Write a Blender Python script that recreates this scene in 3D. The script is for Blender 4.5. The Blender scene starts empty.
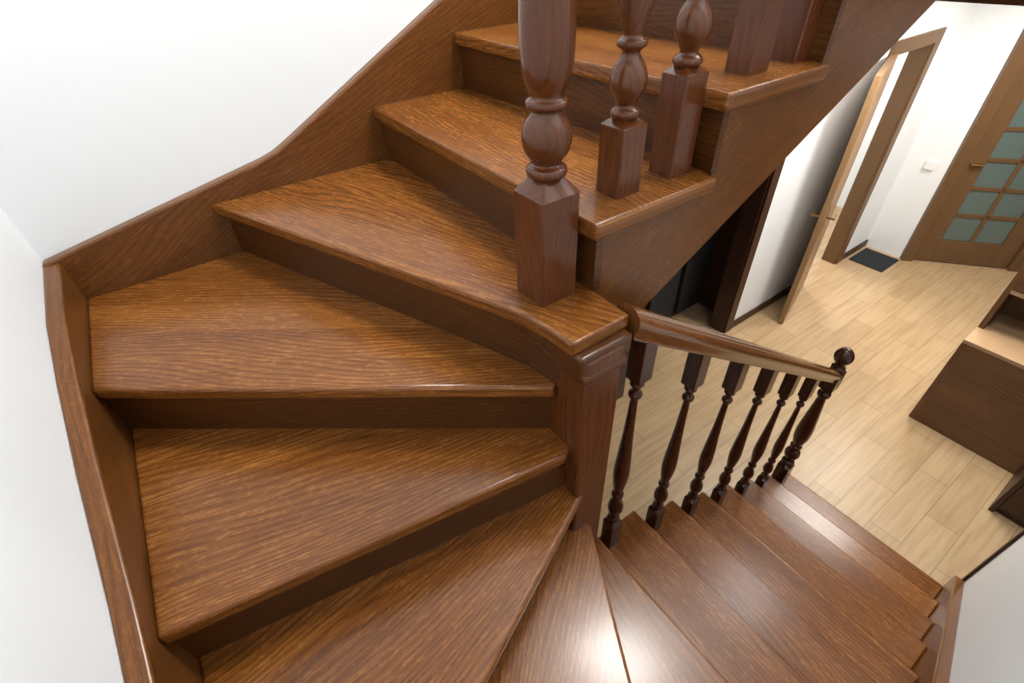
import bpy, bmesh, math
from mathutils import Vector, Matrix
R=math.radians
scn=bpy.context.scene
scn.view_settings.view_transform='Standard'
h=0.17
ZF=-13*h

# ------------------------------------------------------------------ materials
def newmat(name):
    m=bpy.data.materials.new(name); m.use_nodes=True
    nt=m.node_tree
    return m,nt,nt.nodes,nt.links,nt.nodes['Principled BSDF']
def plain(name,col,rough=0.5,metal=0.0,bump=0.0,bscale=200,spec=0.5):
    m,nt,N,L,b=newmat(name)
    b.inputs['Base Color'].default_value=(*col,1); b.inputs['Roughness'].default_value=rough
    b.inputs['Metallic'].default_value=metal
    b.inputs['Specular IOR Level'].default_value=spec
    tc=N.new('ShaderNodeTexCoord'); n=N.new('ShaderNodeTexNoise'); n.inputs['Scale'].default_value=bscale
    L.new(tc.outputs['Object'],n.inputs['Vector'])
    if bump>0:
        bp=N.new('ShaderNodeBump'); bp.inputs['Strength'].default_value=bump; bp.inputs['Distance'].default_value=0.002
        L.new(n.outputs['Fac'],bp.inputs['Height']); L.new(bp.outputs['Normal'],b.inputs['Normal'])
    return m
def wood(name,dark,mid,light,rough=0.28,coat=0.0,contrast=1.0,fleck=0.5,ring=1.0,stave=.12,spec=.35):
    m,nt,N,L,b=newmat(name)
    uv=N.new('ShaderNodeUVMap'); uv.uv_map='UVMap'
    oi=N.new('ShaderNodeObjectInfo')
    mul=N.new('ShaderNodeMath'); mul.operation='MULTIPLY'; mul.inputs[1].default_value=7.0
    L.new(oi.outputs['Random'],mul.inputs[0])
    def math_(op,a,bv=None,c=None):
        n=N.new('ShaderNodeMath'); n.operation=op
        for i,x in enumerate((a,bv,c)):
            if x is None: continue
            if isinstance(x,(int,float)): n.inputs[i].default_value=x
            else: L.new(x,n.inputs[i])
        return n.outputs[0]
    sep=N.new('ShaderNodeSeparateXYZ'); L.new(uv.outputs['UV'],sep.inputs[0])
    vv=math_('ADD',sep.outputs['Y'],mul.outputs[0])
    bid=math_('FLOOR',math_('DIVIDE',vv,.115))
    wn=N.new('ShaderNodeTexWhiteNoise'); wn.noise_dimensions='1D'; L.new(bid,wn.inputs['W'])
    cx=N.new('ShaderNodeCombineXYZ'); L.new(mul.outputs[0],cx.inputs[0]); L.new(mul.outputs[0],cx.inputs[1])
    L.new(math_('MULTIPLY',wn.outputs['Value'],9.0*(1 if stave>0 else 0)),cx.inputs[2])
    add=N.new('ShaderNodeVectorMath'); add.operation='ADD'
    L.new(uv.outputs['UV'],add.inputs[0]); L.new(cx.outputs[0],add.inputs[1])
    def noise(sx,sy,detail=3,dist=0.0,rough=.55):
        mp=N.new('ShaderNodeMapping'); mp.inputs['Scale'].default_value=(sx,sy,1)
        L.new(add.outputs[0],mp.inputs['Vector'])
        n=N.new('ShaderNodeTexNoise'); n.inputs['Scale'].default_value=1; n.inputs['Detail'].default_value=detail
        n.inputs['Distortion'].default_value=dist; n.inputs['Roughness'].default_value=rough
        L.new(mp.outputs[0],n.inputs['Vector']); return n.outputs['Fac']
    n1=noise(1.3,4.5,1.0,0.0,.4)     # cathedral figure
    w=math_('SINE',math_('MULTIPLY_ADD',vv,480.0*ring,math_('MULTIPLY',n1,105.0*ring)))
    w=math_('MULTIPLY_ADD',w,.5,.5); w=math_('POWER',w,2.0)
    nb=noise(1.2,7.0,3,.0)           # broad tone
    nf=noise(13,520,2,0)             # fine pores
    nf2=noise(40,95,2,1.0)           # ray flecks
    fac=math_('MULTIPLY_ADD',w,-.17*contrast,0.53)
    fac=math_('ADD',fac,math_('MULTIPLY_ADD',nb,0.5*contrast,-.25*contrast))
    fac=math_('ADD',fac,math_('MULTIPLY_ADD',nf,.9*contrast,-.45*contrast))
    fac=math_('ADD',fac,math_('MULTIPLY_ADD',wn.outputs['Value'],stave,-.5*stave))
    mr=N.new('ShaderNodeMapRange'); mr.inputs['From Min'].default_value=.54; mr.inputs['From Max'].default_value=.64
    L.new(nf2,mr.inputs['Value'])
    fac=math_('MULTIPLY_ADD',mr.outputs['Result'],.28*fleck,fac)
    cr=N.new('ShaderNodeValToRGB'); e=cr.color_ramp.elements
    e[0].position=0.05; e[0].color=(*dark,1); e[1].position=1.0; e[1].color=(*light,1)
    k=e.new(.5); k.color=(*mid,1)
    L.new(fac,cr.inputs['Fac']); L.new(cr.outputs['Color'],b.inputs['Base Color'])
    b.inputs['Roughness'].default_value=rough
    b.inputs['Specular IOR Level'].default_value=spec
    b.inputs['Coat Weight'].default_value=coat; b.inputs['Coat Roughness'].default_value=0.15
    bp=N.new('ShaderNodeBump'); bp.inputs['Strength'].default_value=0.12; bp.inputs['Distance'].default_value=0.001
    L.new(nf,bp.inputs['Height']); L.new(bp.outputs['Normal'],b.inputs['Normal'])
    return m
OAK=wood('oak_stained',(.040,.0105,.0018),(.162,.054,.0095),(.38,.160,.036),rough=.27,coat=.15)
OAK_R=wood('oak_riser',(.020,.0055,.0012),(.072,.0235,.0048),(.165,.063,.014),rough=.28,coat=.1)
OAK_S=wood('oak_stringer',(.036,.0105,.0023),(.13,.046,.0105),(.265,.106,.027),rough=.28,coat=.1,contrast=.8)
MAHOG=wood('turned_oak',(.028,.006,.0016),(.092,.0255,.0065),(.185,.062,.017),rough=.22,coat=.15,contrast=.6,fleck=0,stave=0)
MAHOG_SHADE=wood('turned_oak_shaded',(.012,.003,.0012),(.045,.011,.004),(.09,.024,.008),rough=.2,coat=.2,contrast=.5,fleck=0,stave=0)  # same turned oak, the lower railing's shade darkened into its colour
RAILW=wood('handrail_wood',(.04,.010,.002),(.125,.042,.0095),(.23,.088,.023),rough=.18,coat=.4,contrast=.6,fleck=0,stave=0)
DOORW=wood('door_walnut',(.065,.031,.013),(.145,.077,.032),(.235,.135,.06),rough=.4,contrast=.6,fleck=0,stave=0)
DOORL=wood('door_edge_oak',(.18,.10,.045),(.30,.175,.085),(.42,.26,.14),rough=.45,contrast=.6,fleck=0,stave=0)
DOORD=wood('door_dark',(.02,.008,.004),(.05,.02,.01),(.09,.04,.02),rough=.4,contrast=.6,fleck=0,stave=0)
CABW=wood('cabinet_walnut',(.055,.024,.010),(.155,.076,.034),(.28,.155,.076),rough=.35,contrast=1.1,fleck=0,stave=0)
CABT=wood('cabinet_light',(.25,.14,.07),(.42,.27,.15),(.58,.40,.24),rough=.4,contrast=.5,fleck=0,stave=0)
WHITE=plain('white_paint',(.82,.85,.865),.6,bump=.05,bscale=300,spec=.3)
CEIL=plain('ceiling_paint',(.85,.85,.84),.8)
BLACK=plain('black_matter',(.01,.01,.011),.7)
RUB=plain('dark_mat',(.012,.014,.018),.9,bump=.5)
BRASS=plain('brass',(.6,.42,.2),.3,1.0)
PLAST=plain('switch_plastic',(.85,.85,.85),.4)
m,nt,N,L,b=newmat('door_glass'); b.inputs['Base Color'].default_value=(.15,.21,.19,1); b.inputs['Roughness'].default_value=.25
b.inputs['Transmission Weight'].default_value=.3
GLASS=m
m,nt,N,L,b=newmat('floor_wood_tile')
tc=N.new('ShaderNodeTexCoord'); br=N.new('ShaderNodeTexBrick')
br.offset=.5; br.inputs['Scale'].default_value=1.0
br.inputs['Brick Width'].default_value=.62; br.inputs['Row Height'].default_value=.175
br.inputs['Mortar Size'].default_value=.0022; br.inputs['Mortar Smooth'].default_value=.3
br.inputs['Color1'].default_value=(.45,.31,.17,1); br.inputs['Color2'].default_value=(.51,.36,.205,1); br.inputs['Mortar'].default_value=(.26,.175,.10,1)
L.new(tc.outputs['Object'],br.inputs['Vector'])
mp=N.new('ShaderNodeMapping'); mp.inputs['Scale'].default_value=(3,40,1); L.new(tc.outputs['Object'],mp.inputs['Vector'])
n=N.new('ShaderNodeTexNoise'); n.inputs['Scale'].default_value=1.; n.inputs['Detail'].default_value=4; L.new(mp.outputs[0],n.inputs['Vector'])
mx=N.new('ShaderNodeMix'); mx.data_type='RGBA'; mx.blend_type='MULTIPLY'
cr=N.new('ShaderNodeValToRGB'); cr.color_ramp.elements[0].color=(.84,.79,.72,1); cr.color_ramp.elements[0].position=.3; cr.color_ramp.elements[1].color=(1,1,1,1); cr.color_ramp.elements[1].position=.6
L.new(n.outputs['Fac'],cr.inputs['Fac']); mx.inputs[0].default_value=1
L.new(br.outputs['Color'],mx.inputs[6]); L.new(cr.outputs['Color'],mx.inputs[7]); L.new(mx.outputs[2],b.inputs['Base Color'])
b.inputs['Roughness'].default_value=.34
TILE=m

# ------------------------------------------------------------------ helpers
def assign_uv(me,d):
    d=Vector(d).normalized()
    uvl=me.uv_layers.get('UVMap') or me.uv_layers.new(name='UVMap')
    for p in me.polygons:
        n=p.normal
        v=n.cross(d)
        if v.length<.3:
            v=Vector((0,0,1)) if abs(n.z)<.7 else Vector((0,1,0))
        v.normalize()
        for li in p.loop_indices:
            co=me.vertices[me.loops[li].vertex_index].co
            uvl.data[li].uv=(co.dot(d),co.dot(v)+co.dot(n)*.3)
def uv_lathe(me):
    uvl=me.uv_layers.get('UVMap')
    for p in me.polygons:
        for li in p.loop_indices:
            co=me.vertices[me.loops[li].vertex_index].co
            uvl.data[li].uv=(co.z,co.x*.8+co.y*.35)
def finish(bm,name,mat,grain=(1,0,0),parent=None,bevel=0,seg=3,smooth=False,loc=(0,0,0),lathed=False):
    bmesh.ops.recalc_face_normals(bm,faces=bm.faces)
    me=bpy.data.meshes.new(name); bm.to_mesh(me); bm.free()
    assign_uv(me,grain)
    if lathed: uv_lathe(me)
    me.materials.append(mat)
    ob=bpy.data.objects.new(name,me); scn.collection.objects.link(ob); ob.location=loc
    if bevel:
        md=ob.modifiers.new('bev','BEVEL'); md.width=bevel; md.segments=seg; md.limit_method='ANGLE'; md.angle_limit=R(40)
        smooth=True
    if smooth:
        for p in me.polygons: p.use_smooth=True
        try:
            with bpy.context.temp_override(object=ob,active_object=ob,selected_objects=[ob],selected_editable_objects=[ob]):
                bpy.ops.object.shade_smooth_by_angle(angle=R(35))
        except Exception as ex: pass
    if parent: ob.parent=parent
    return ob
def empty(name,loc=(0,0,0)):
    e=bpy.data.objects.new(name,None); scn.collection.objects.link(e); e.empty_display_size=.1; return e
def prism(name,pts,axis,a,b_,mat,grain,parent=None,bevel=0,seg=3):
    bm=bmesh.new()
    def mk(p,t):
        if axis=='z': return (p[0],p[1],t)
        if axis=='y': return (p[0],t,p[1])
        return (t,p[0],p[1])
    A=[bm.verts.new(mk(p,a)) for p in pts]; B=[bm.verts.new(mk(p,b_)) for p in pts]
    n=len(pts)
    bm.faces.new(A); bm.faces.new(B[::-1])
    for i in range(n): bm.faces.new((A[i],B[i],B[(i+1)%n],A[(i+1)%n]))
    bmesh.ops.recalc_face_normals(bm,faces=bm.faces)
    if n>5: bmesh.ops.triangulate(bm,faces=[f for f in bm.faces if len(f.verts)>4])
    return finish(bm,name,mat,grain,parent,bevel,seg)
def box(name,lo,hi,mat,grain=(1,0,0),parent=None,bevel=0,seg=2):
    return prism(name,[(lo[0],lo[1]),(hi[0],lo[1]),(hi[0],hi[1]),(lo[0],hi[1])],'z',lo[2],hi[2],mat,grain,parent,bevel,seg)
def obox(name,p0,p1,t,z0,z1,mat,grain=None,parent=None,bevel=0,side=1):
    p0=Vector(p0);p1=Vector(p1); d=(p1-p0).normalized(); n=Vector((-d.y,d.x))*t*side
    pts=[tuple(p0),tuple(p1),tuple(p1+n),tuple(p0+n)]
    return prism(name,pts,'z',z0,z1,mat,grain or (d.x,d.y,0),parent,bevel)
def lathe(bm,prof,segs=28,cx=0,cy=0):
    rings=[]
    for z,r in prof:
        rings.append([bm.verts.new((cx+r*math.cos(2*math.pi*i/segs),cy+r*math.sin(2*math.pi*i/segs),z)) for i in range(segs)])
    for a,b_ in zip(rings,rings[1:]):
        for i in range(segs): bm.faces.new((a[i],a[(i+1)%segs],b_[(i+1)%segs],b_[i]))
    bm.faces.new(rings[0][::-1]); bm.faces.new(rings[-1])
def sqblock(bm,z0,z1,s,ch0=0,ch1=0,rot=0.0,neck=.45):
    lev=[]
    if ch0: lev.append((z0-ch0,s*neck))
    lev+= [(z0,s),(z1,s)]
    if ch1: lev.append((z1+ch1,s*neck))
    rings=[]
    for z,r in lev:
        e=r*.90
        pts=[(r,-e),(r,e),(e,r),(-e,r),(-r,e),(-r,-e),(-e,-r),(e,-r)]
        c,s_=math.cos(rot),math.sin(rot)
        rings.append([bm.verts.new((x*c-y*s_,x*s_+y*c,z)) for x,y in pts])
    for a,b_ in zip(rings,rings[1:]):
        for i in range(8): bm.faces.new((a[i],a[(i+1)%8],b_[(i+1)%8],b_[i]))
    bm.faces.new(rings[0][::-1]); bm.faces.new(rings[-1])
def spline(pts,n=6):
    out=[]
    P=[pts[0]]+pts+[pts[-1]]
    for i in range(1,len(P)-2):
        for k in range(n):
            t=k/n
            q=[]
            for j in range(2):
                a,b_,c,d=P[i-1][j],P[i][j],P[i+1][j],P[i+2][j]
                q.append(.5*((2*b_)+(-a+c)*t+(2*a-5*b_+4*c-d)*t*t+(-a+3*b_-3*c+d)*t**3))
            out.append((q[0],max(q[1],.002)))
    out.append(pts[-1]); return out
def baluster(name,x,y,z0,H,sb,st,s,mat,parent):
    bm=bmesh.new()
    sqblock(bm,0,sb,s,0,.014)
    sqblock(bm,H-st,H,s,.014,0)
    a=sb+.008; T=(H-st-.008)-a
    r=s
    P=[(0,.55),(.015,.85),(.03,.85),(.045,.55),(.06,.62),(.10,1.0),(.135,1.05),(.17,.85),(.195,.55),(.21,.5),(.225,.8),(.24,.8),(.255,.55),
       (.30,.75),(.38,1.0),(.45,1.0),(.55,.85),(.70,.62),(.85,.48),(.90,.45),(.915,.75),(.93,.75),(.945,.5),(.965,.5),(.98,.8),(1.0,.55)]
    lathe(bm,spline([(a+T*t,r*q) for t,q in P],3),20)
    return finish(bm,name,mat,(0,0,1),parent,0,2,True,(x,y,z0),True)
def sweep(name,prof,p0,p1,mat,parent):
    p0=Vector(p0);p1=Vector(p1); d=(p1-p0); hd=Vector((d.x,d.y,0)).normalized(); sd=Vector((hd.y,-hd.x,0))
    bm=bmesh.new()
    k=d.length/Vector((d.x,d.y,0)).length
    A=[bm.verts.new(p0+sd*a+Vector((0,0,b_*k))) for a,b_ in prof]; B=[bm.verts.new(p1+sd*a+Vector((0,0,b_*k))) for a,b_ in prof]
    n=len(prof); bm.faces.new(A); bm.faces.new(B[::-1])
    for i in range(n): bm.faces.new((A[i],B[i],B[(i+1)%n],A[(i+1)%n]))
    return finish(bm,name,mat,tuple(d.normalized()),parent,0,2,True)
RP=[(-.030,.0),(-.034,.014),(-.030,.026),(-.018,.036),(0,.040),(.018,.036),(.030,.026),(.034,.014),(.030,0),(.024,-.010),(.024,-.024),(-.024,-.024),(-.024,-.010)]

# ------------------------------------------------------------------ staircase
XL,YB,YFr=-.751,1.075,-.926
st=empty('staircase')
TT=.036
def tread(name,pts,z,grain,mat=OAK):
    return prism(name,pts,'z',z-TT,z,mat,grain,st,.009,4)
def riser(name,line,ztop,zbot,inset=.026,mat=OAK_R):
    P=[Vector(p) for p in line]; n=len(P)
    def off(t):
        o=[]
        for i,p in enumerate(P):
            ds=[]
            if i>0: ds.append((P[i]-P[i-1]).normalized())
            if i<n-1: ds.append((P[i+1]-P[i]).normalized())
            d=sum(ds,Vector((0,0))).normalized(); nn=Vector((-d.y,d.x))
            o.append(p+nn*t)
        return o
    a=off(inset); b_=off(inset+.02)
    pts=[tuple(v) for v in a]+[tuple(v) for v in b_[::-1]]
    d=(P[-1]-P[0]).normalized()
    return prism(name,pts,'z',zbot-.002,ztop+.002,mat,(d.x,d.y,0),st)
def ext(p,q,e=.03):
    p=Vector(p);q=Vector(q); return tuple(p+(p-q).normalized()*e)
C=[(-.345,YB),(-.05,.36),(.035,.15),(.072,.05),(.085,-.03),(.09,-.09)]
tread('tread_c',C+[(.245,-.09),(.247,.035),(.30,.05),(.30,YB)],0,(-.395/1.07,.975/1.07,0))
tread('tread_d',[(XL,.613),(.10,-.03),(.15,.02),(.18,.12),(-.22,YB),(XL,YB)],-h,(-.8,.6,0))
tread('tread_e',[(XL,.042),(.09,-.09),(.17,-.04),(.17,.05),(XL,.74)],-2*h,(-.95,.2,0))
tread('tread_f',[(XL,-.52),(.13,-.115),(.17,-.09),(.17,.0),(XL,.15)],-3*h,(-.95,-.15,0))
tread('tread_g',[(-.27,YFr),(.16,-.13),(.17,-.03),(XL,-.40),(XL,YFr)],-4*h,(-.65,-.6,0))
XH,GL,YI=.227,.246,-.045
tread('tread_h',[(XH,YFr),(XH,YI),(.14,YI),(-.36,YFr)],-5*h,(-.2,-1,0))
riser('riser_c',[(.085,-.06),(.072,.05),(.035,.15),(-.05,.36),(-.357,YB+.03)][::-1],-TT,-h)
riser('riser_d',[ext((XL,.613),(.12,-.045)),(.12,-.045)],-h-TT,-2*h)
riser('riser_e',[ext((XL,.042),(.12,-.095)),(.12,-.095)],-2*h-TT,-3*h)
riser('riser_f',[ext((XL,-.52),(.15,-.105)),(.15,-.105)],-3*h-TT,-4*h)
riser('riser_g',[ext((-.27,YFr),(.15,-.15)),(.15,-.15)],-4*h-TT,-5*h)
for i in range(8):
    x=XH+GL*i; z=-(5+i)*h
    if i>0: tread('lower_tread_%d'%i,[(x,YFr),(x,YI),(x-GL-.06,YI),(x-GL-.06,YFr)],z,(0,1,0))
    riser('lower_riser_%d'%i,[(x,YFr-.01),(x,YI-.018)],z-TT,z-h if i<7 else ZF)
XB,G=.215,.333
for i in range(1,10):
    x=XB+G*(i-1); z=h*i
    tread('upper_tread_%d'%i,[(x,-.005),(x+G+.022,-.005),(x+G+.022,.03),(x+G+.06,.03),(x+G+.06,YB),(x,YB)],z,(0,1,0))
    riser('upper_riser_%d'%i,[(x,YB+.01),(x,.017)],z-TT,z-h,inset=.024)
top=[]
for i in range(1,10):
    x=XB+G*(i-1)+.034
    top+= [(x,h*(i-1)-TT if i>1 else -.0),(x,h*i-TT)]
xe=XB+G*9+.03
top.append((xe,h*9-TT))
bl=lambda x:-.125+.553*(x-.43)
pts=top+[(xe,bl(xe)),(.20,bl(.20)),(.20,-.01)]
prism('inner_string_upper',pts,'y',.02,.06,OAK_S,(.87,0,.49),st)
pts=[]
for i in range(8):
    x=XH+GL*i-.034; z=-(5+i)*h-TT
    pts+= [(x,z)] if i==0 else [(x-GL,z),(x,z)]
pts=[(.17,-5*h-TT)]+pts+[(XH+GL*7-.034,ZF),(1.6,ZF),(.17,-5*h-.33)]
prism('inner_string_lower',pts,'y',YI-.06,YI-.02,OAK_S,(.82,0,-.57),st)
bt=[(-.79,-.045),(-.40,.036),(-.16,.086),(-.12,.098),(-.08,.117),(-.04,.138),(.51,.43),(3.25,1.83)]
prism('wall_string_back',bt+[(3.25,1.40),(.3,-.10),(-.4,-.42),(-.79,-.50)],'y',YB,YB+.04,OAK_S,(.9,0,.4),st,.006)
lt=[(YB+.04,-.045),(.80,-.075),(.60,-.12),(.37,-.185),(.10,-.275),(-.52,-.44),(YFr-.04,-.57)]
prism('wall_string_left',lt+[(YFr-.04,-.95),(YB+.04,-.50)],'x',XL-.04,XL,OAK_S,(0,.95,.3),st,.006)
ft=[(-.79,-.57),(-.27,-.60),(.15,-.70),(.30,-.80),(1.99,-.80-.69*1.69)]
prism('wall_string_front',ft+[(1.99,ZF),(1.6,ZF),(-.79,-1.0)],'y',YFr-.04,YFr,OAK_S,(.82,0,-.57),st,.006)
PX0,PX1,PY0,PY1=.108,.212,-.115,.01
box('newel_post',(PX0,PY0,ZF),(PX1,PY1,-TT-.01),MAHOG,(0,0,1),st,.006)
prism('newel_post_cap',[(.096,-.112),(.236,-.112),(.236,.03),(.096,.03)],'z',-TT-.045,-TT+.004,OAK_R,(1,0,0),st,.008)
prism('newel_post_collar',[(.102,-.118),(.222,-.118),(.222,.02),(.102,.02)],'z',-TT-.07,-TT-.042,OAK_R,(1,0,0),st,.008)

# ------------------------------------------------------------------ railings
ra=empty('stair_railing')
def rz(x): return -.025-.70*(x-.237)
RY=-.082
sweep('handrail',RP,(.249,RY+.002,rz(.249)),(1.79,RY,rz(1.79)),RAILW,ra)
for i in range(6):
    x=XH+GL*i+.092; z=-(6+i)*h
    H=rz(x)-.02-z+.0
    baluster('baluster_%d'%(i+1),x,RY+.004,z,H,.13,.13,.023,MAHOG_SHADE,ra)
bm=bmesh.new(); s=.034
sqblock(bm,0,.20,s,0,.02); sqblock(bm,.84,.95,s,.02,.02)
P=[(.215,.02),(.225,.033),(.24,.033),(.25,.02),(.27,.028),(.30,.04),(.33,.036),(.35,.022),(.365,.03),(.38,.03),(.39,.024),(.45,.038),(.52,.04),(.62,.032),(.74,.022),(.77,.02),(.78,.03),(.80,.03),(.81,.02),(.83,.022)]
lathe(bm,spline(P,3),24)
P=[(.96,.016),(.97,.030),(.98,.030),(.99,.016),(1.0,.02),(1.015,.034),(1.04,.042),(1.065,.036),(1.085,.02),(1.092,.003)]
lathe(bm,spline(P,3),24)
finish(bm,'end_newel',MAHOG_SHADE,(0,0,1),ra,0,2,True,(1.815,RY+.002,-12*h),True)

rb=empty('stair_railing.001')
bm=bmesh.new(); s=.046
sqblock(bm,0,.225,s,0,.028,neck=.5)
P=[(.25,.024),(.258,.036),(.27,.037),(.277,.026),(.283,.028),(.30,.040),(.322,.045),(.345,.040),(.362,.028),(.368,.027),(.374,.036),(.382,.036),(.388,.029),(.398,.031),
   (.42,.040),(.45,.044),(.50,.044),(.60,.038),(.72,.03),(.76,.028),(.765,.036),(.78,.036),(.79,.028)]
lathe(bm,spline(P,4),36)
sqblock(bm,.81,1.0,s,.025,0,neck=.5)
finish(bm,'start_newel',MAHOG,(0,0,1),rb,0,2,True,(.163,.082,0),True)
def urz(x): return .93+.51*(x-.163)
for i,(x,z,sb) in enumerate([(.355,h,.135),(.515,h,.20),(.72,2*h,.17),(.885,2*h,.22),(1.06,3*h,.17),(1.22,3*h,.22),(1.39,4*h,.17),(1.55,4*h,.22),(1.72,5*h,.17),(1.88,5*h,.22),(2.05,6*h,.17),(2.21,6*h,.22)]):
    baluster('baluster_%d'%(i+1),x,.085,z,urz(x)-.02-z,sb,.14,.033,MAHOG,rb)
sweep('handrail',RP,(.20,.085,urz(.20)),(2.8,.085,urz(2.8)),RAILW,rb)

# ------------------------------------------------------------------ room shell
T=.12; YW=YB+.04; XW=XL-.04; YFW=YFr-.04; ZC=3.0
box('wall_left',(XW-T,YFW-T,ZF),(XW,YW+T,ZC),WHITE)
wb=empty('wall_back')
D1=(1.72,2.98,ZF+2.03); D2=(4.16,4.80,ZF+2.0)
for i,(x0,x1,z0,z1) in enumerate([(XW,D1[0],ZF,ZC),(D1[0],D1[1],D1[2],ZC),(D1[1],D2[0],ZF,ZC),(D2[0],D2[1],D2[2],ZC),(D2[1],5.45,ZF,ZC)]):
    box('section_%d'%i,(x0,YW,z0),(x1,YW+T,z1),WHITE,parent=wb)
box('wall_front',(XW,YFW-T,ZF),(2.0,YFW,ZC),WHITE)
box('trim_wall_corner',(1.985,YFW-T-.01,ZF),(2.012,YFW+.012,ZC-.01),DOORD,(0,0,1))
box('floor',(-.9,-4.0,ZF-.1),(7.5,3.4,ZF),TILE)
box('ceiling',(XW-T,-4.0,ZC),(7.5,3.4,ZC+.1),CEIL)
P0=(5.40,YW); P1=(5.40,.72); 
DD=Vector((.53,-.67)).normalized()
dA=Vector((5.40,.70)); 
wf=empty('wall_right')
obox('section_0',P0,P1,T,ZF,ZC,WHITE,parent=wf)
dB=dA+DD*.92
obox('section_1',dA+DD*0,dB,T,ZF+2.04,ZC,WHITE,parent=wf)
obox('section_2',dB,dB+DD*3.2,T,ZF,ZC,WHITE,parent=wf)
box('baseboard_back',(D1[1]+.09,YW-.015,ZF),(D2[0]-.09,YW,ZF+.07),DOORD)
box('baseboard_back_far',(D2[1]+.09,YW-.015,ZF),(5.4,YW,ZF+.07),DOORD)

d=empty('door_1')
def casing(par,x0,x1,zt,mat,w=.08,y=YW):
    box('casing_l',(x0-w,y-.02,ZF),(x0+.012,y-.001,zt+w),mat,(0,0,1),par)
    box('casing_r',(x1-.012,y-.02,ZF),(x1+w,y-.001,zt+w),mat,(0,0,1),par)
    box('casing_t',(x0+.012,y-.02,zt-.012),(x1-.012,y-.001,zt+w),mat,(1,0,0),par)
    box('jamb_l',(x0,y-.001,ZF),(x0+.025,y+T+.01,zt),mat,(0,0,1),par)
    box('jamb_r',(x1-.025,y-.001,ZF),(x1,y+T+.01,zt),mat,(0,0,1),par)
    box('jamb_t',(x0+.025,y-.001,zt-.025),(x1-.025,y+T+.01,zt),mat,(1,0,0),par)
casing(d,D1[0],D1[1],D1[2],DOORD)
cl=empty('coat_closet')
box('closet_back',(1.5,YW+.42,ZF),(3.2,YW+.46,ZF+2.4),DOORD,(0,0,1),cl)
box('closet_side',(3.16,YW+T+.011,ZF),(3.2,YW+.42,ZF+2.4),DOORD,(0,0,1),cl)
box('closet_side_b',(1.5,YW+T+.011,ZF),(1.54,YW+.42,ZF+2.4),DOORD,(0,0,1),cl)
box('closet_top',(1.5,YW+T+.011,ZF+2.4),(3.2,YW+.46,ZF+2.44),DOORD,(0,0,1),cl)
for i in range(4):
    box('panel_%d'%i,(1.6+i*.4,YW+.38,ZF+.05),(1.94+i*.4,YW+.42,ZF+2.2),BLACK,(0,0,1),cl,.01)
d=empty('door_2'); casing(d,D2[0],D2[1],D2[2],DOORW)
hinge=Vector((D2[0]+.01,YW-.03)); tip=Vector((3.47,.862))
dd=(tip-hinge).normalized()
obox('leaf',hinge,hinge+dd*.74,.042,ZF+.01,ZF+2.0,DOORL,(0,0,1),d,.003,side=-1)
nn=Vector((-dd.y,dd.x))
for sgn in (1,-1):
    o=hinge+dd*.67+ (nn*.0 if sgn>0 else -nn*.042)
    obox('handle_plate_%d'%sgn,o-dd*.02,o+dd*.02,.006,ZF+.86,ZF+1.10,BRASS,(0,0,1),d,side=sgn)
    obox('handle_stem_%d'%sgn,o-dd*.008,o+dd*.008,.05,ZF+1.0,ZF+1.016,BRASS,(0,0,1),d,side=sgn)
    q=o+nn*sgn*.045
    obox('handle_lever_%d'%sgn,q-dd*.10,q+dd*.01,.016,ZF+.998,ZF+1.018,BRASS,(1,0,0),d,.004,side=sgn)
wr=empty('wall_side_room')
box('side_room_back',(3.9,3.2,ZF),(6.2,3.3,ZF+2.6),WHITE,parent=wr)
box('side_room_left',(3.8,YW+T,ZF),(3.9,3.3,ZF+2.6),WHITE,parent=wr)
box('side_room_right',(6.1,YW+T,ZF),(6.2,3.3,ZF+2.6),WHITE,parent=wr)
box('side_room_top',(3.8,YW+T,ZF+2.6),(6.2,3.3,ZF+2.7),WHITE,parent=wr)

d=empty('door_3')
n2=Vector((-DD.y,DD.x))
fr=-n2*.012
obox('casing_l',dA-DD*.05+fr,dA+DD*.05+fr,.14,ZF,ZF+2.08,DOORW,(0,0,1),d,.003)
obox('casing_r',dB-DD*.05+fr,dB+DD*.05+fr,.14,ZF,ZF+2.08,DOORW,(0,0,1),d,.003)
obox('casing_t',dA+DD*.05+fr,dB-DD*.05+fr,.14,ZF+2.0,ZF+2.08,DOORW,None,d,.003)
l0=dA+DD*.055+n2*.02; l1=dB-DD*.055+n2*.02; LW=(l1-l0).length
def leafpart(nm,a,b_,z0,z1,mat,t=.04,offs=0,gr=(0,0,1)):
    obox(nm,l0+DD*a+n2*offs,l0+DD*b_+n2*offs,t,ZF+z0,ZF+z1,mat,gr,d,.004)
SW=.15
leafpart('stile_l',0,SW,.01,1.99,DOORW); leafpart('stile_r',LW-SW,LW,.01,1.99,DOORW)
hz=(DD.x,DD.y,0)
leafpart('rail_bottom',SW,LW-SW,.01,.25,DOORW,gr=hz); leafpart('rail_top',SW,LW-SW,1.84,1.99,DOORW,gr=hz)
leafpart('glass',SW,LW-SW,.25,1.84,GLASS,t=.008,offs=.016)
leafpart('muntin_v',LW/2-.018,LW/2+.018,.25,1.84,DOORW,t=.03,offs=.004)
for k in range(1,6): leafpart('muntin_h%d'%k,SW,LW-SW,.25+k*.265-.018,.25+k*.265+.018,DOORW,t=.03,offs=.004,gr=hz)
leafpart('handle',.03,.13,1.0,1.015,BRASS,t=-.04)
leafpart('back_room_wall',-.4,1.4,.0,2.6,WHITE,t=.05,offs=1.0)
box('light_switch',(5.375,.86,ZF+.90),(5.40,.94,ZF+.98),PLAST,bevel=.004)
box('door_mat',(4.98,.74,ZF),(5.34,1.07,ZF+.012),RUB,bevel=.004)

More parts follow.
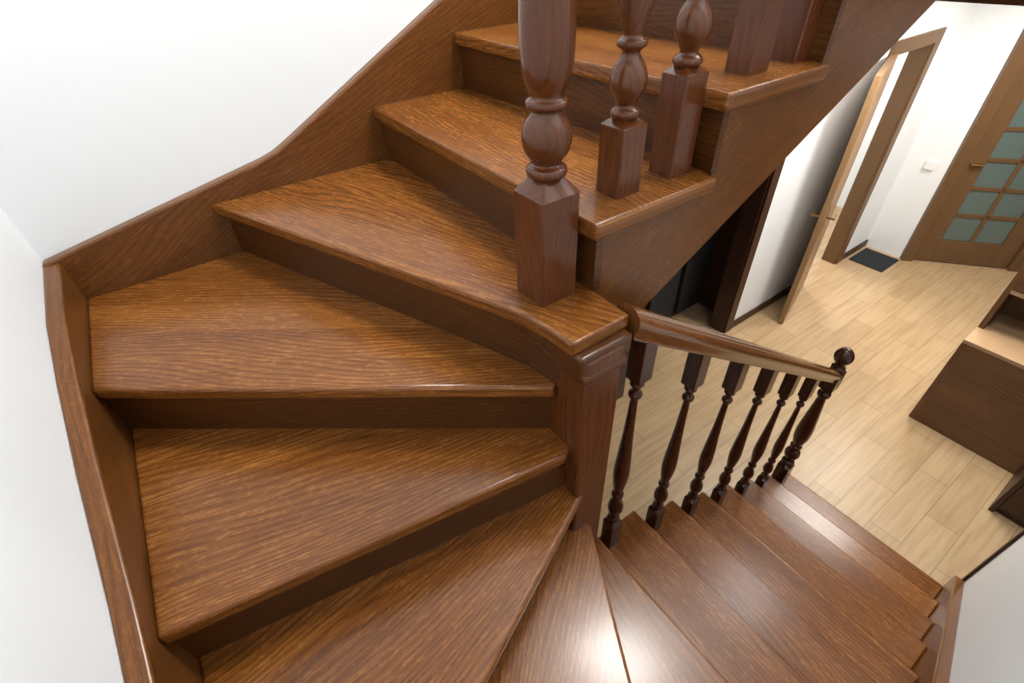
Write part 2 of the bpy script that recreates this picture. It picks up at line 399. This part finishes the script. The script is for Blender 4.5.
# L-shaped hall cabinet: low chest with hutch, and a tall wardrobe end
cb=empty('hall_cabinet')
cx,cy,cz,ye=3.21,-.28,ZF,-.90
box('base_side_panel',(cx,cy-.03,cz),(cx+.50,cy,cz+.70),CABW,(0,0,1),cb,.002)
box('base_front',(cx,ye,cz),(cx+.025,cy-.03,cz+.70),CABW,(0,1,0),cb,.002)
box('base_body',(cx+.025,ye,cz),(cx+.50,cy-.03,cz+.68),CABW,(0,1,0),cb)
box('counter',(cx,ye,cz+.70),(cx+.50,cy-.0,cz+.725),CABT,(0,1,0),cb,.002)
box('hutch_side',(cx+.20,cy-.03,cz+.725),(cx+.50,cy,cz+1.35),CABW,(0,0,1),cb,.002)
box('hutch_back',(cx+.48,ye,cz+.725),(cx+.50,cy-.03,cz+1.35),CABW,(0,1,0),cb)
box('hutch_shelf',(cx+.20,ye,cz+1.0),(cx+.48,cy-.03,cz+1.025),CABT,(0,1,0),cb)
box('hutch_top',(cx+.18,ye,cz+1.35),(cx+.50,cy,cz+1.375),CABW,(0,1,0),cb)
box('hutch_door',(cx+.20,ye,cz+1.03),(cx+.22,cy-.03,cz+1.35),CABW,(0,1,0),cb)
box('wardrobe_side',(2.80,ye-.025,cz),(cx+.50,ye,cz+1.95),DOORD,(0,0,1),cb,.002)  # dark wood on the wardrobe parts paints in the shadow of this end
box('wardrobe_front',(2.80,-1.9,cz+.06),(2.825,ye-.028,cz+1.95),DOORD,(0,0,1),cb,.002)
box('wardrobe_body',(2.826,-1.9,cz),(cx+.50,ye-.026,cz+1.94),DOORD,(0,0,1),cb)

box('ceiling_hall',(2.95,-4.0,.28),(7.4,YW-.0,.40),CEIL)
box('trim_slab_fascia',(2.90,-4.0,.245),(2.95,YW,.44),OAK_R,(0,1,0))

# ------------------------------------------------------------------ lights
def area(name,loc,size,power,col=(1,1,1),rot=(0,0,0),sy=None):
    l=bpy.data.lights.new(name,'AREA'); l.energy=power; l.size=size; l.color=col
    if sy: l.shape='RECTANGLE'; l.size_y=sy
    o=bpy.data.objects.new(name,l); scn.collection.objects.link(o); o.location=loc; o.rotation_euler=rot; return o
area('stairwell_ceiling_lamp',(1.1,.2,2.9),.6,100,(1,.97,.93))
area('contrast_fill',(2.6,.1,2.3),.9,40,(.92,.96,1),(0,R(55),0))  # added area light from the upper right for contrast, no window modelled
area('hall_lamp',(4.6,.2,.23),.45,32,(1,.95,.88))
area('hall_lamp.001',(3.35,-.15,.23),.6,42,(1,.96,.90))
area('leaf_wall_fill',(3.15,.70,.23),.3,14,(1,.96,.90))  # added fill to brighten the wall wedge behind the open door leaf
area('side_room_lamp',(4.9,2.2,.3),.4,40,(1,.97,.93))
area('glass_room_lamp',(6.4,.9,.2),.4,12,(1,.97,.93))
w=bpy.data.worlds.new('world'); scn.world=w; w.use_nodes=True
w.node_tree.nodes['Background'].inputs[0].default_value=(.9,.95,1,1); w.node_tree.nodes['Background'].inputs[1].default_value=.43

# ------------------------------------------------------------------ camera
cam=bpy.data.cameras.new('camera'); co=bpy.data.objects.new('camera',cam); scn.collection.objects.link(co); scn.camera=co
yaw,pitch,roll=.991,.705,-.054
f=Vector((math.cos(pitch)*math.cos(yaw),math.cos(pitch)*math.sin(yaw),-math.sin(pitch)))
r=Vector((math.sin(yaw),-math.cos(yaw),0)); u=r.cross(f)
r2=r*math.cos(roll)+u*math.sin(roll); u2=-r*math.sin(roll)+u*math.cos(roll)
M=Matrix((r2,u2,-f)).transposed().to_4x4(); M.translation=Vector((-.384,-.608,.606)); co.matrix_world=M
cam.sensor_width=36; cam.lens=489.315/1024*36; cam.clip_start=.02
